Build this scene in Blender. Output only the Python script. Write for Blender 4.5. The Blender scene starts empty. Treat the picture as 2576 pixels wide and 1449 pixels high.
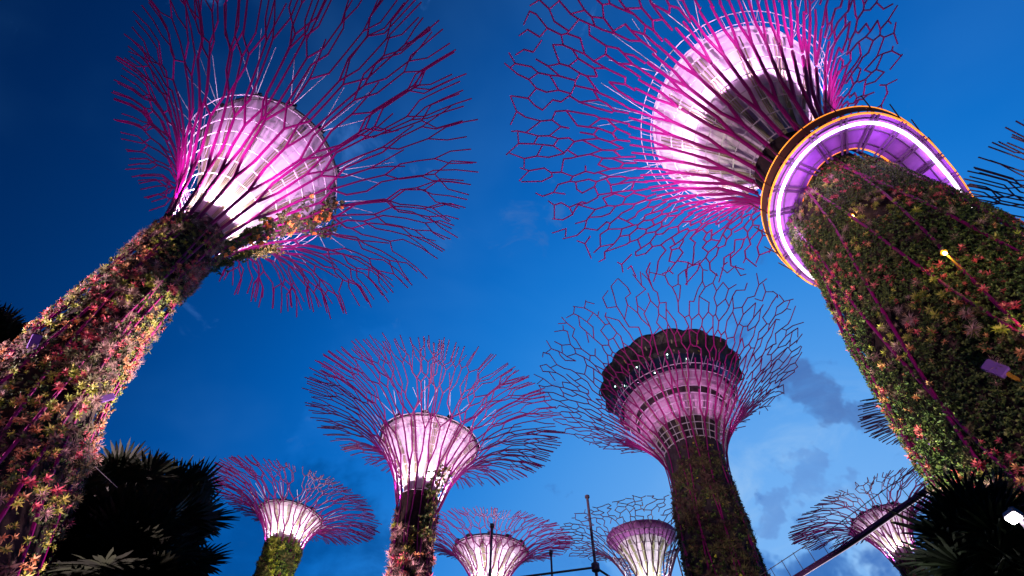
import bpy, math, random
import numpy as np
from mathutils import Vector, Matrix
R = math.radians
sc = bpy.context.scene
C = sc.collection

# ------------------------------------------------------------------ camera
cam_d = bpy.data.cameras.new('camera'); cam = bpy.data.objects.new('camera', cam_d); C.objects.link(cam)
e_, r_ = R(56.1), R(1.4)
fw = Vector((0, math.cos(e_), math.sin(e_))); up = Vector((0, -math.sin(e_), math.cos(e_))); rt = Vector((1, 0, 0))
X = rt * math.cos(r_) + up * math.sin(r_); Y = -rt * math.sin(r_) + up * math.cos(r_)
cam.matrix_world = Matrix(((X.x, Y.x, -fw.x, 0), (X.y, Y.y, -fw.y, 0), (X.z, Y.z, -fw.z, 1.6), (0, 0, 0, 1)))
cam_d.sensor_width = 36; cam_d.lens = 1314 / 2576 * 36; cam_d.clip_end = 6000; cam_d.clip_start = 0.05
sc.camera = cam

# ------------------------------------------------------------------ world: dusk sky
def world():
    w = bpy.data.worlds.new('World'); sc.world = w; w.use_nodes = True
    nt = w.node_tree; N = nt.nodes; L = nt.links; N.clear()
    def n(t, **k):
        x = N.new(t)
        for a, b in k.items(): setattr(x, a, b)
        return x
    def mth(op, a, b=None, c=None, clamp=False):
        x = n('ShaderNodeMath', operation=op, use_clamp=clamp)
        for i, v in enumerate((a, b, c)):
            if v is None: continue
            if hasattr(v, 'type'): L.new(v, x.inputs[i])
            else: x.inputs[i].default_value = v
        return x.outputs[0]
    out = n('ShaderNodeOutputWorld'); bg = n('ShaderNodeBackground'); L.new(bg.outputs[0], out.inputs[0])
    tc = n('ShaderNodeTexCoord'); D = tc.outputs['Generated']
    def dirv(az, el):
        a, e = R(az), R(el); return (math.sin(a) * math.cos(e), math.cos(a) * math.cos(e), math.sin(e))
    def dot(v):
        x = n('ShaderNodeVectorMath', operation='DOT_PRODUCT'); L.new(D, x.inputs[0]); x.inputs[1].default_value = v; return x.outputs['Value']
    sky = n('ShaderNodeTexSky', sky_type='NISHITA'); sky.sun_disc = False; sky.sun_elevation = R(-2.0); sky.sun_rotation = R(38); sky.ozone_density = 6
    d0 = dot(dirv(32, 12))
    ramp = n('ShaderNodeValToRGB'); ramp.color_ramp.interpolation = 'B_SPLINE'
    L.new(mth('MULTIPLY_ADD', d0, 0.5, 0.5, True), ramp.inputs[0])
    cr = ramp.color_ramp; cr.elements[0].position = 0.0; cr.elements[0].color = (.0, .008, .04, 1)
    cr.elements[1].position = 1.0; cr.elements[1].color = (.26, .54, .97, 1)
    for p, c in ((.42, (.0, .012, .07)), (.58, (.0, .030, .15)), (.70, (.0, .080, .36)), (.80, (.001, .14, .56)), (.88, (.012, .23, .74)), (.945, (.09, .36, .86))):
        e = cr.elements.new(p); e.color = (*c, 1)
    col = ramp.outputs[0]
    def mix(fac, a, b):
        x = n('ShaderNodeMix', data_type='RGBA')
        if hasattr(fac, 'type'): L.new(fac, x.inputs[0])
        else: x.inputs[0].default_value = fac
        for i, v in ((6, a), (7, b)):
            if hasattr(v, 'type'): L.new(v, x.inputs[i])
            else: x.inputs[i].default_value = (*v, 1)
        return x.outputs[2]
    def noise(scale, detail, rough, dist=0, stretch=(1, 1, 1), off=(0, 0, 0)):
        m = n('ShaderNodeMapping'); L.new(D, m.inputs[0]); m.inputs['Scale'].default_value = stretch; m.inputs['Location'].default_value = off
        x = n('ShaderNodeTexNoise'); L.new(m.outputs[0], x.inputs['Vector'])
        x.inputs['Scale'].default_value = scale; x.inputs['Detail'].default_value = detail; x.inputs['Roughness'].default_value = rough; x.inputs['Distortion'].default_value = dist
        return x.outputs['Fac']
    def smooth(v, a, b):
        x = n('ShaderNodeMapRange', interpolation_type='SMOOTHSTEP'); L.new(v, x.inputs[0]); x.inputs[1].default_value = a; x.inputs[2].default_value = b; return x.outputs[0]
    # broad soft variation
    nb = noise(2.2, 4, .5, .3, (1, 1, 1.6))
    col = mix(mth('MULTIPLY', smooth(nb, .42, .72), .10), col, (.10, .36, .85))
    nm = noise(5.5, 8, .62, .6, (1, 1, 1.9), (3.1, 1.7, .4))
    # pale evening cloud low in the bright quarter
    low = smooth(dot(dirv(34, 24)), .945, .992)
    col = mix(mth('MULTIPLY', mth('MULTIPLY', low, .62), smooth(nm, .40, .66)), col, (.36, .60, .92))
    # slate clouds
    ns = noise(7, 9, .6, .5, (1, 1, 1.5), (.3, 5.2, 2.2))
    wn = n('ShaderNodeTexNoise'); L.new(D, wn.inputs['Vector']); wn.inputs['Scale'].default_value = 5.; wn.inputs['Detail'].default_value = 5; wn.inputs['Roughness'].default_value = .65
    wa = n('ShaderNodeVectorMath', operation='SUBTRACT'); L.new(wn.outputs['Color'], wa.inputs[0]); wa.inputs[1].default_value = (.5, .5, .5)
    wb = n('ShaderNodeVectorMath', operation='MULTIPLY_ADD'); L.new(wa.outputs[0], wb.inputs[0]); wb.inputs[1].default_value = (.42, .42, .30); L.new(D, wb.inputs[2])
    wc = n('ShaderNodeVectorMath', operation='NORMALIZE'); L.new(wb.outputs[0], wc.inputs[0]); WD = wc.outputs[0]
    def cloud(az, el, rad, c, amt, soft=.75):
        nonlocal col
        kk = n('ShaderNodeVectorMath', operation='DOT_PRODUCT'); L.new(WD, kk.inputs[0]); kk.inputs[1].default_value = dirv(az, el); k = kk.outputs['Value']; cosr = math.cos(R(rad))
        m = smooth(k, cosr, 1 - (1 - cosr) * (1 - soft))
        thr = mth('SUBTRACT', mth('ADD', mth('MULTIPLY', ns, 1.5), mth('MULTIPLY', m, .55)), .98)
        f = mth('MULTIPLY', smooth(thr, -.08, .50), amt)
        col = mix(f, col, c)
    for c in CLOUDS: cloud(*c)
    col = mix(0.03, col, sky.outputs[0])
    L.new(col, bg.inputs[0]); bg.inputs[1].default_value = 1.0
CLOUDS = [(38.5, 38.5, 4.2, (.07, .15, .42), .75), (43.5, 34.5, 3.6, (.07, .15, .42), .7), (33, 31.5, 3.2, (.12, .26, .62), .6),
          (26, 24.5, 6, (.045, .19, .58), .9), (40, 24.5, 5.5, (.035, .15, .50), .95), (32, 21, 5, (.04, .16, .50), .9),
          (-22, 22, 15, (.0, .07, .30), .8), (-18, 42, 10, (.01, .17, .62), .35), (6, 24, 9, (.03, .22, .68), .6)]
world()
sc.view_settings.view_transform = 'Standard'; sc.view_settings.look = 'None'; sc.view_settings.exposure = 0; sc.view_settings.gamma = 1
sc.cycles.use_denoising = True; sc.cycles.max_bounces = 5; sc.cycles.diffuse_bounces = 2; sc.cycles.glossy_bounces = 2
sc.cycles.transmission_bounces = 2; sc.cycles.transparent_max_bounces = 8; sc.cycles.sample_clamp_indirect = 6

# ------------------------------------------------------------------ materials
def mat(name, col, rough=.6, metal=0, emit=None, es=1, var=None, noise=None, spec=.4, leaf=0):
    m = bpy.data.materials.new(name); m.use_nodes = True; nt = m.node_tree; b = nt.nodes['Principled BSDF']; L = nt.links
    b.inputs['Base Color'].default_value = (*col, 1); b.inputs['Roughness'].default_value = rough; b.inputs['Metallic'].default_value = metal
    b.inputs['Specular IOR Level'].default_value = spec
    if emit: b.inputs['Emission Color'].default_value = (*emit, 1); b.inputs['Emission Strength'].default_value = es
    if var:     # list of colours picked per loose piece (leaf, panel)
        g = nt.nodes.new('ShaderNodeNewGeometry'); cr = nt.nodes.new('ShaderNodeValToRGB'); cr.color_ramp.interpolation = 'LINEAR'
        E = cr.color_ramp.elements; E[0].color = (*var[0], 1); E[1].color = (*var[-1], 1)
        for i, c in enumerate(var[1:-1]): E.new((i + 1) / (len(var) - 1)).color = (*c, 1)
        L.new(g.outputs['Random Per Island'], cr.inputs[0]); L.new(cr.outputs[0], b.inputs['Base Color'])
    if noise:   # (scale, colour2, lo, hi)
        t = nt.nodes.new('ShaderNodeTexCoord'); x = nt.nodes.new('ShaderNodeTexNoise'); x.inputs['Scale'].default_value = noise[0]; x.inputs['Detail'].default_value = 6
        mp = nt.nodes.new('ShaderNodeMapRange'); mp.inputs[1].default_value = noise[2]; mp.inputs[2].default_value = noise[3]
        mx = nt.nodes.new('ShaderNodeMix'); mx.data_type = 'RGBA'; mx.inputs[6].default_value = (*col, 1); mx.inputs[7].default_value = (*noise[1], 1)
        L.new(t.outputs['Object'], x.inputs['Vector']); L.new(x.outputs['Fac'], mp.inputs[0]); L.new(mp.outputs[0], mx.inputs[0]); L.new(mx.outputs[2], b.inputs['Base Color'])
    return m
M = dict(
    rod=mat('magenta_steel', (.27, .001, .14), .5), farrod=mat('dim_lit_magenta_steel', (.17, .003, .12), .5), darkrod=mat('dark_violet_steel', (.10, .02, .09), .5),  # farrod: same paint as rod, with dim light put into its colour
    white=mat('white_steel', (.62, .58, .66), .5),
    membrane=mat('white_membrane', (.76, .68, .79), .7, noise=(.9, (.64, .55, .67), .40, .75)),
    band=mat('violet_lit_membrane', (.32, .10, .34), .6, noise=(2, (.22, .07, .26), .4, .6)),  # membrane with dim magenta light put into its colour
    pipe=mat('olive_pipe', (.30, .30, .17), .5),
    rim=mat('dark_rim', (.035, .03, .04), .6),
    core=mat('dark_felt', (.02, .012, .014), .95, noise=(3, (.035, .02, .016), .4, .6)),
    shaft=mat('dark_concrete', (.07, .05, .06), .8, noise=(2, (.04, .03, .035), .4, .6)),
    pink=mat('pale_pink_cladding', (.62, .42, .58), .6, noise=(1.6, (.48, .30, .46), .42, .62)),
    bowl=mat('dark_green_soffit', (.018, .026, .022), .5, noise=(1.2, (.05, .055, .03), .45, .65)),
    glass=mat('dark_glass', (.02, .03, .05), .12, spec=.8),
    air=mat('dusty_leaf', (.4, .3, .28), .8, var=[(.22, .15, .10), (.45, .26, .24), (.28, .20, .15), (.55, .34, .36)]),
    red=mat('red_leaf', (.6, .06, .12), .6, var=[(.50, .03, .07), (.66, .10, .13), (.60, .20, .17), (.40, .03, .10)]),
    lime=mat('lime_leaf', (.25, .35, .04), .6, var=[(.16, .24, .02), (.34, .38, .04), (.46, .42, .10)]),
    orange=mat('orange_leaf', (.5, .2, .06), .6, var=[(.42, .15, .05), (.56, .26, .10), (.60, .36, .16)]),
    olive=mat('olive_leaf', (.1, .1, .03), .7, var=[(.05, .045, .02), (.10, .09, .03), (.15, .11, .05), (.08, .10, .03)]),
    ivy=mat('ivy_leaf', (.06, .1, .02), .6, var=[(.015, .035, .010), (.03, .075, .015), (.07, .12, .02), (.15, .20, .04), (.02, .045, .012)]),
    russet=mat('russet_leaf', (.06, .03, .03), .7, var=[(.035, .018, .018), (.07, .03, .03), (.05, .045, .02), (.10, .04, .04)]),
    petal=mat('orange_petal', (.85, .32, .05), .6), yellow=mat('yellow_leaf', (.5, .5, .05), .6),
    palm=mat('dark_palm', (.012, .02, .009), .6, var=[(.006, .010, .006), (.016, .026, .012)], spec=.25), bark=mat('palm_bark', (.03, .024, .018), .9),
    grey=mat('grey_steel', (.13, .10, .14), .5), box=mat('violet_box', (.20, .10, .40), .5), yel=mat('yellow_arm', (.5, .26, .02), .5),
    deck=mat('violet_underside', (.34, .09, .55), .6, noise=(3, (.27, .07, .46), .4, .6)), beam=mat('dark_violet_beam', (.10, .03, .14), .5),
    mesh_=mat('brown_panel', (.11, .035, .025), .6), led=mat('white_led', (1, 1, 1), emit=(1, .86, 1), es=5),
    dimled=mat('pale_strip', (.8, .7, .8), emit=(1, .8, 1), es=.55), amber=mat('amber_tube', (.8, .3, .04), emit=(1, .30, .03), es=1.25), warm=mat('warm_lamp', (1, .8, .4), emit=(1, .62, .18), es=14),
    cool=mat('cool_lamp', (.8, 1, .95), emit=(.6, 1, .85), es=6), lens=mat('flood_lens', (1, 1, 1), emit=(1, 1, .95), es=30),
    wire=mat('steel_cable', (.30, .26, .34), .4, .3), ground=mat('grass', (.03, .05, .015), .9, noise=(.6, (.05, .06, .03), .4, .6)),
)

# ------------------------------------------------------------------ mesh helpers
class MB:
    def __init__(s): s.v = []; s.f = []; s.m = []; s.n = 0; s.mats = []
    def mi(s, m):
        if m not in s.mats: s.mats.append(m)
        return s.mats.index(m)
    def add(s, v, f, m):
        v = np.asarray(v, float).reshape(-1, 3); f = np.asarray(f, int)
        s.v.append(v); s.f.append(f + s.n); s.m.append(np.full(len(f), s.mi(m))); s.n += len(v)
    def build(s, name, parent=None, smooth=False, origin=None):
        me = bpy.data.meshes.new(name)
        v = np.concatenate(s.v)
        if origin is not None: v = v - np.array(origin)
        me.vertices.add(len(v)); me.vertices.foreach_set('co', v.ravel())
        sizes = np.concatenate([np.full(len(f), f.shape[1]) for f in s.f]); loops = np.concatenate([f.ravel() for f in s.f])
        me.loops.add(len(loops)); me.loops.foreach_set('vertex_index', loops.astype(np.int32))
        me.polygons.add(len(sizes)); st = np.concatenate([[0], np.cumsum(sizes)[:-1]])
        me.polygons.foreach_set('loop_start', st.astype(np.int32)); me.polygons.foreach_set('loop_total', sizes.astype(np.int32))
        me.polygons.foreach_set('material_index', np.concatenate(s.m).astype(np.int32))
        me.polygons.foreach_set('use_smooth', np.full(len(sizes), bool(smooth) and sizes.max() < 5))
        for m in s.mats: me.materials.append(m)
        me.update(calc_edges=True); me.validate()
        o = bpy.data.objects.new(name, me); C.objects.link(o)
        if origin is not None: o.location = origin
        if parent: o.parent = parent; o.matrix_parent_inverse = Matrix.Translation(parent.location).inverted() if parent.location.length else Matrix()
        return o
def tubes(mb, P0, P1, r0, r1, m, n=6, ext=.35):
    P0 = np.atleast_2d(np.asarray(P0, float)); P1 = np.atleast_2d(np.asarray(P1, float)); K = len(P0)
    r0 = np.broadcast_to(np.asarray(r0, float), (K,)); r1 = np.broadcast_to(np.asarray(r1, float), (K,))
    d = P1 - P0; L = np.linalg.norm(d, axis=1, keepdims=True) + 1e-9; d = d / L
    P0 = P0 - d * r0[:, None] * ext; P1 = P1 + d * r1[:, None] * ext
    a = np.where(np.abs(d[:, 2:3]) < .9, np.array([[0, 0, 1.]]), np.array([[1., 0, 0]])); u = np.cross(d, a); u /= np.linalg.norm(u, axis=1, keepdims=True); w = np.cross(d, u)
    th = np.arange(n) / n * 2 * np.pi; c, s = np.cos(th), np.sin(th)
    ring = u[:, None, :] * c[None, :, None] + w[:, None, :] * s[None, :, None]
    A = P0[:, None, :] + ring * r0[:, None, None]; B = P1[:, None, :] + ring * r1[:, None, None]
    V = np.concatenate([A, B], 1)
    i = np.arange(n); j = (i + 1) % n; q = np.stack([i, j, j + n, i + n], 1)
    F = (q[None] + (np.arange(K) * 2 * n)[:, None, None]).reshape(-1, 4)
    cap = np.stack([np.arange(n)[::-1], np.arange(n) + n]); 
    mb.add(V.reshape(-1, 3), F, m)
    mb.f.append((cap[None] + (np.arange(K) * 2 * n)[:, None, None]).reshape(-1, n) + mb.n - K * 2 * n); mb.m.append(np.full(2 * K, mb.mi(m)))
def poly(mb, P, r, m, n=6, closed=False):
    P = np.asarray(P, float); 
    if closed: P = np.vstack([P, P[:1]])
    r = np.broadcast_to(np.asarray(r, float), (len(P),)); tubes(mb, P[:-1], P[1:], r[:-1], r[1:], m, n)
def lathe(mb, prof, m, n=48, cx=0, cy=0, f=None):
    th = np.arange(n) / n * 2 * np.pi; V = []
    for q in prof:
        ox, oy = (q[2], q[3]) if len(q) > 2 else (0, 0)
        V.append(np.stack([cx + ox + q[0] * np.cos(th), cy + oy + q[0] * np.sin(th), np.full(n, q[1])], 1))
    V = np.array(V)
    if f: V = f(V.reshape(-1, 3)).reshape(V.shape)
    K = len(prof); i = np.arange(n); j = (i + 1) % n
    F = np.concatenate([np.stack([k * n + i, k * n + j, (k + 1) * n + j, (k + 1) * n + i], 1) for k in range(K - 1)])
    mb.add(V.reshape(-1, 3), F, m)
def box(mb, c, s, m, rot=None, bev=.12):
    # bevelled box: octagon-ish section extruded along z
    sx, sy, sz = np.array(s) / 2; b = min(sx, sy) * bev
    o = [(-sx + b, -sy), (sx - b, -sy), (sx, -sy + b), (sx, sy - b), (sx - b, sy), (-sx + b, sy), (-sx, sy - b), (-sx, -sy + b)]
    V = []
    for z, k in ((-sz, .9), (-sz + b, 1), (sz - b, 1), (sz, .9)): V += [(x * k, y * k, z) for x, y in o]
    V = np.array(V)
    if rot is not None: V = V @ np.array(rot).T
    V = V + np.array(c); i = np.arange(8); j = (i + 1) % 8
    mb.add(V, np.concatenate([np.stack([k * 8 + i, k * 8 + j, (k + 1) * 8 + j, (k + 1) * 8 + i], 1) for k in range(3)]), m)
    mb.f.append(np.array([i[::-1], i + 24]) + mb.n - 32); mb.m.append(np.full(2, mb.mi(m)))
def frame(nrm, upv=(0, 0, 1), roll=0):
    n = np.array(nrm, float); n /= np.linalg.norm(n); u = np.cross(np.array(upv, float), n); u /= np.linalg.norm(u) + 1e-9; v = np.cross(n, u)
    c, s = math.cos(roll), math.sin(roll); return np.stack([u * c + v * s, -u * s + v * c, n], 1)
def thing(name, label, cat, loc=(0, 0, 0), group=None):
    o = bpy.data.objects.new(name, None); C.objects.link(o); o.location = loc; o.empty_display_size = .5
    o['label'] = label; o['category'] = cat
    if group: o['group'] = group
    return o
def lamp(name, loc, energy, col, parent=None, size=.06, spot=None, aim=None, blend=.6):
    d = bpy.data.lights.new(name, 'SPOT' if spot else 'POINT'); d.energy = energy; d.color = col; d.shadow_soft_size = size
    if spot: d.spot_size = R(spot); d.spot_blend = blend
    o = bpy.data.objects.new(name, d); C.objects.link(o); o.location = loc
    if aim is not None: o.rotation_euler = (Vector(aim) - Vector(loc)).to_track_quat('-Z', 'Y').to_euler()
    if parent: o.parent = parent; o.matrix_parent_inverse = Matrix.Translation(parent.location).inverted()
    return o

# ------------------------------------------------------------------ plants for the trunks
def rosette(n, L, w, el0, curl, rs, seg=3):
    """strap-leaf rosette, z = outward"""
    V = []; F = []; k = 0
    for i in range(n):
        az = 2 * np.pi * (i * .382 + rs.uniform(-.03, .03)); el = el0 * (1 - .7 * i / n) + rs.uniform(-.15, .15); l = L * rs.uniform(.75, 1.15)
        d = np.array([math.cos(az), math.sin(az)]); side = np.array([-d[1], d[0], 0.])
        p = np.zeros(3); ws = [w * .5, w, w * .75, w * .12][:seg + 1] if seg == 3 else [w * .6, w, w * .1]
        for s in range(seg + 1):
            V += [p - side * ws[s] / 2, p + side * ws[s] / 2]
            e = el - curl * s; p = p + l / seg * np.array([d[0] * math.cos(e), d[1] * math.cos(e), math.sin(e)])
        for s in range(seg): a = k + 2 * s; F.append((a, a + 1, a + 3, a + 2))
        k += 2 * (seg + 1)
    return np.array(V), np.array(F)
rs0 = np.random.RandomState(3)
TPL = {'air': [rosette(24, .34, .022, 1.25, .45, rs0) for _ in range(5)],
       'red': [rosette(11, .22, .060, 1.15, .30, rs0) for _ in range(5)],
       'lime': [rosette(12, .22, .055, 1.1, .35, rs0) for _ in range(5)],
       'orange': [rosette(10, .20, .055, 1.2, .35, rs0) for _ in range(5)],
       'olive': [rosette(16, .30, .040, 1.0, .45, rs0) for _ in range(5)],
       'russet': [rosette(12, .26, .060, 1.0, .4, rs0) for _ in range(5)],
       'ivy': [rosette(5, .11, .062, .9, .3, rs0, 2) for _ in range(5)],
       'yellow': [rosette(4, .12, .07, .9, .3, rs0, 2) for _ in range(2)],
       'petal': [rosette(6, .07, .055, .8, .3, rs0, 2) for _ in range(2)]}
PLANT = {'air': 'air_plant', 'red': 'red_bromeliad', 'lime': 'green_bromeliad', 'orange': 'orange_bromeliad', 'olive': 'fern', 'russet': 'fern'}
def instance(mb, kind, P, Nn, S, rs, grav=.5):
    """place templates of one kind at points P with outward normals"""
    t = TPL[kind]; pick = rs.randint(0, len(t), len(P)); roll = rs.uniform(0, 2 * np.pi, len(P))
    Nn = Nn + rs.normal(0, .22, Nn.shape) - np.array([0, 0, grav * .3]); Nn /= np.linalg.norm(Nn, axis=1, keepdims=True)
    U = np.cross(np.array([[0, 0, 1.]]), Nn); U /= np.linalg.norm(U, axis=1, keepdims=True) + 1e-9; W = np.cross(Nn, U)
    c, s = np.cos(roll)[:, None], np.sin(roll)[:, None]; A = U * c + W * s; B = -U * s + W * c
    for q in range(len(t)):
        ix = np.where(pick == q)[0]
        if not len(ix): continue
        V, F = t[q]
        T = P[ix][:, None, :] + S[ix][:, None, None] * (V[None, :, 0:1] * A[ix][:, None, :] + V[None, :, 1:2] * B[ix][:, None, :] + V[None, :, 2:3] * Nn[ix][:, None, :])
        mb.add(T.reshape(-1, 3), (F[None] + (np.arange(len(ix)) * len(V))[:, None, None]).reshape(-1, 4), M[kind])

# ------------------------------------------------------------------ the supertrees
def interp(z, tab, k): return np.interp(z, [t[0] for t in tab], [t[k] for t in tab])
class Tree:
    def __init__(s, key, label, x, y, H, rimR, tilt, hoop, neck, trunk, seed, kind='open', N0=14, q=1.3, rod=.085, group='flared steel tree towers of the grove', shift=0.):
        s.key = key; s.x, s.y = x, y; s.rs = np.random.RandomState(seed); s.zr = H + 1.6; s.rimR = rimR; s.tilt = tilt
        s.zn, s.rn = neck[0] + 1.6, neck[1]; s.trunk = [(a + 1.6, b, c) for a, b, c in trunk]; s.q = q; s.rod = rod; s.kind = kind; s.N0 = N0
        s.hz, s.hr = hoop[0] + 1.6, hoop[1]
        t = ((s.hr - s.rn) / (rimR - s.rn)) ** (1 / q); s.th = t
        f = min(max((s.hz - s.zn) / (s.zr - s.zn), .05), .985); s.p = math.log(1 - f) / math.log(1 - t)
        az = math.atan2(x, y); s.right = np.array([math.cos(az), -math.sin(az)]); s.toward = -np.array([math.sin(az), math.cos(az)])
        s.o = thing('supertree', label, 'tree tower', (x, y, 0), group)
    def off(s, z):
        z = np.asarray(z, float); o = interp(z, s.trunk, 2); top = s.trunk[-1][2]
        o = np.where(z > s.zn, top * np.clip(1 - (z - s.zn) / (s.zr - s.zn) * 1.6, 0, 1), o); return o
    def S(s, th, t, k=1., dr=0.):
        """point on the canopy shell: th angle, t 0 (neck) .. 1 (rim); k scales the radius"""
        th = np.asarray(th, float); t = np.asarray(t, float)
        tc = np.clip(t, 0, None); r = (s.rn + (s.rimR - s.rn) * tc ** s.q) * k + dr; z = s.zn + (s.zr - s.zn) * (1 - np.clip(1 - t, 0, 1) ** s.p) 
        w = np.clip((r - s.rn * .8) / (s.rimR - s.rn), 0, 1) ** .5; o = s.off(z)
        dx, dy = r * np.cos(th), r * np.sin(th)
        return np.stack([s.x + dx + o * s.right[0], s.y + dy + o * s.right[1], z + w * (s.tilt[0] * dx + s.tilt[1] * dy)], -1)
    def T(s, th, z, dr=0.):
        th = np.asarray(th, float); z = np.asarray(z, float); r = interp(z, s.trunk, 1) + dr; o = s.off(z)
        return np.stack([s.x + r * np.cos(th) + o * s.right[0], s.y + r * np.sin(th) + o * s.right[1], z + 0 * th], -1)
    # -- rods
    def rods(s, levels=None):
        rs = s.rs; N0 = s.N0; rad = s.rod
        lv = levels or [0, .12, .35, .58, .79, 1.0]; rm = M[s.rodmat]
        for i in range(N0):
            mb = MB(); E = []
            th0 = 2 * np.pi * (i + rs.uniform(-.15, .15)) / N0
            def seg(a, b, w0, w1):
                # a,b (th,t): subdivide on the curved shell
                n = max(1, int(abs(b[1] - a[1]) / .09 + .5)); k = np.linspace(0, 1, n + 1)
                P = s.S(a[0] + (b[0] - a[0]) * k, a[1] + (b[1] - a[1]) * k); w = w0 + (w1 - w0) * k
                for j in range(n): E.append((P[j], P[j + 1], w[j], w[j + 1]))
            def grow(th, t, lev, half, w):
                last = lev + 1 >= len(lv)
                t1 = lv[lev] + rs.uniform(-.065, .065) * (1 if lev > 1 else .3) * (1 if not last else .6)
                th1 = th + half * rs.uniform(-.28, .28) * (lev > 1)
                w1 = max(w * .90, s.rod * .54)
                seg((th, t), (th1, t1), w, w1)
                if last: return
                gap = lv[lev + 1] - lv[lev]; t2 = t1 + gap * rs.uniform(.24, .42)
                nb = 2 if lev < 2 else (2 if rs.rand() < (0, 0, .97, .90, .85)[lev] else 1)
                over = rs.uniform(1.2, 2.8) if lev > 1 else 1.1
                for sg in ((-1, 1) if nb == 2 else (rs.choice([-1, 1]),)):
                    if lev > 2 and nb == 2 and rs.rand() < .12: # a short stub
                        seg((th1, t1), (th1 + sg * half * .9, t1 + gap * .7), w1 * .9, w1 * .8); continue
                    th2 = th1 + sg * half * .5 * over * rs.uniform(.8, 1.25)
                    seg((th1, t1), (th2, t2), w1, w1 * .93)
                    grow(th2, t2, lev + 1, half * .66 if nb == 2 else half * .85, w1 * .93)
            half = np.pi / N0
            if s.kind == 'open': grow(th0, 0., 1, half, rad)
            else:
                # honeycomb net: forks, then a lattice that merges with the neighbours
                h2 = half / 2
                seg((th0, 0), (th0, .10), rad, rad * .95)
                for sg in (-1, 1):
                    a = th0 + sg * h2; seg((th0, .10), (a, .17), rad * .9, rad * .85); seg((a, .17), (a, .30 + rs.uniform(-.02, .02)), rad * .85, rad * .8)
                    for s2 in (-1, 1):
                        b = a + s2 * h2 / 2; seg((a, .30), (b, .37), rad * .75, rad * .7); seg((b, .37), (b, s.lt[0]), rad * .7, rad * .62)
                E += s.lattice(i, N0)
            for _ in range(1):
                # the rod runs on down the trunk on a slant
                tw = (1 if i % 2 else -1) * s.twist; zz = np.linspace(s.zn, s.z_low, 16); ths = th0 + tw * (s.zn - zz)
                P = s.T(ths, zz, s.rdr); P[0] = s.S(th0, 0.)
                for j in range(len(zz) - 1): E.append((P[j], P[j + 1], rad * s.rk, rad * s.rk))
            tubes(mb, [e[0] for e in E], [e[1] for e in E], [e[2] for e in E], [e[3] for e in E], rm, 6)
            mb.build('branch', s.o)
    lt = [.46, .55, .64, .73, .82, .91, 1.0]; twist = .035; z_low = 3.; rodmat = 'rod'; rdr = -.08; rk = .55
    def lattice(s, i, N0):
        if not hasattr(s, 'nodes'):
            K = N0 * 4; rs = s.rs; s.nodes = {}
            for r, t in enumerate(s.lt):
                for c in range(K * 2): s.nodes[(r, c)] = ((c / 2 + .5 * (N0 * 0)) * 2 * np.pi / K + rs.normal(0, .22) * 2 * np.pi / K + s.ph, t + rs.normal(0, .018) * (1 if r else .3))
        K = s.N0 * 4; rs = s.rs; E = []; w = s.rod * .58
        def seg(a, b, w):
            P = s.S([a[0], b[0]], [a[1], b[1]]); E.append((P[0], P[1], w, w * .95))
        def nd(r, c):
            th, t = s.nodes[(r, c % (2 * K))]; return (th + (2 * np.pi if c >= 2 * K else 0) - (2 * np.pi if c < 0 else 0), t)
        for c in range(i * 8, i * 8 + 8):
            for r in range(len(s.lt) - 1):
                # columns c (half steps): radial edges where (c + r) even, zigzag joins
                if (c + r) % 2 == 0:
                    a = nd(r, c); b = nd(r + 1, c); mid = (b[0] * .5 + a[0] * .5, a[1] * .42 + b[1] * .58)
                    if rs.rand() < .93: seg(a, mid, w)
                    s.mid = mid
                    for sg in (-1, 1):
                        if rs.rand() < (.86 if r < 4 else .72):
                            tgt = nd(r + 1, c + sg)
                            if r == len(s.lt) - 2 : tgt = (tgt[0] + rs.uniform(-.01, .01), tgt[1] + rs.uniform(-.03, .02))
                            seg(mid, tgt, w * (.97 ** r))
        return E
    ph = 0.
    # -- white cage, membrane funnel, struts
    def funnel(s, nh=9, ribs=28, km=.86, zlift=.0, band=None, knobs=12, strut=True, t0=.02, tm=None, rimcol='rim'):
        tm = tm or s.th
        for k in range(nh):
            t = t0 + (s.th - t0) * (k / (nh - 1)) ** .85; th = np.linspace(0, 2 * np.pi, 49)[:-1]; mb = MB()
            poly(mb, s.S(th, t, .95), .024 * s.fat, M['white'], 5, True); mb.build('hoop', s.o, smooth=True)
        for k in range(ribs):
            t = np.linspace(t0, s.th, 8); mb = MB(); poly(mb, s.S(np.full(8, 2 * np.pi * k / ribs), t, .94), .013 * s.fat, M['white'], 4); mb.build('rib', s.o)
        prof_t = np.linspace(-.0, tm, 16); th = np.arange(64) / 64 * 2 * np.pi
        V = np.array([s.S(th, t, km * (.62 + .38 * min(1, t / tm * 1.2))) + np.array([0, 0, zlift * t / tm]) for t in prof_t])
        n = 64; i = np.arange(n); j = (i + 1) % n; F = np.concatenate([np.stack([k * n + i, k * n + j, (k + 1) * n + j, (k + 1) * n + i], 1) for k in range(15)])
        mb = MB(); mb.add(V.reshape(-1, 3), F, M['membrane'])
        V2 = V[-1] + np.array([0, 0, .35]); ctr = V2.mean(0) + np.array([0, 0, -.5])   # closed, slightly dished top
        mb.add(np.vstack([V[-1], V2, ctr[None]]), np.stack([i, j, j + n, i + n], 1), M['membrane'])
        mb.f.append(np.stack([i + n, j + n, np.full(n, 2 * n)], 1) + mb.n - (2 * n + 1)); mb.m.append(np.full(n, mb.mi(M['membrane'])))
        fn = mb.build('funnel', s.o, smooth=True)
        top = V[-1]; cen = top.mean(0)
        mb = MB(); poly(mb, cen + (top - cen) * 1.015 + [0, 0, .12], .09 * s.fat, M[rimcol], 6, True)
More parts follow.
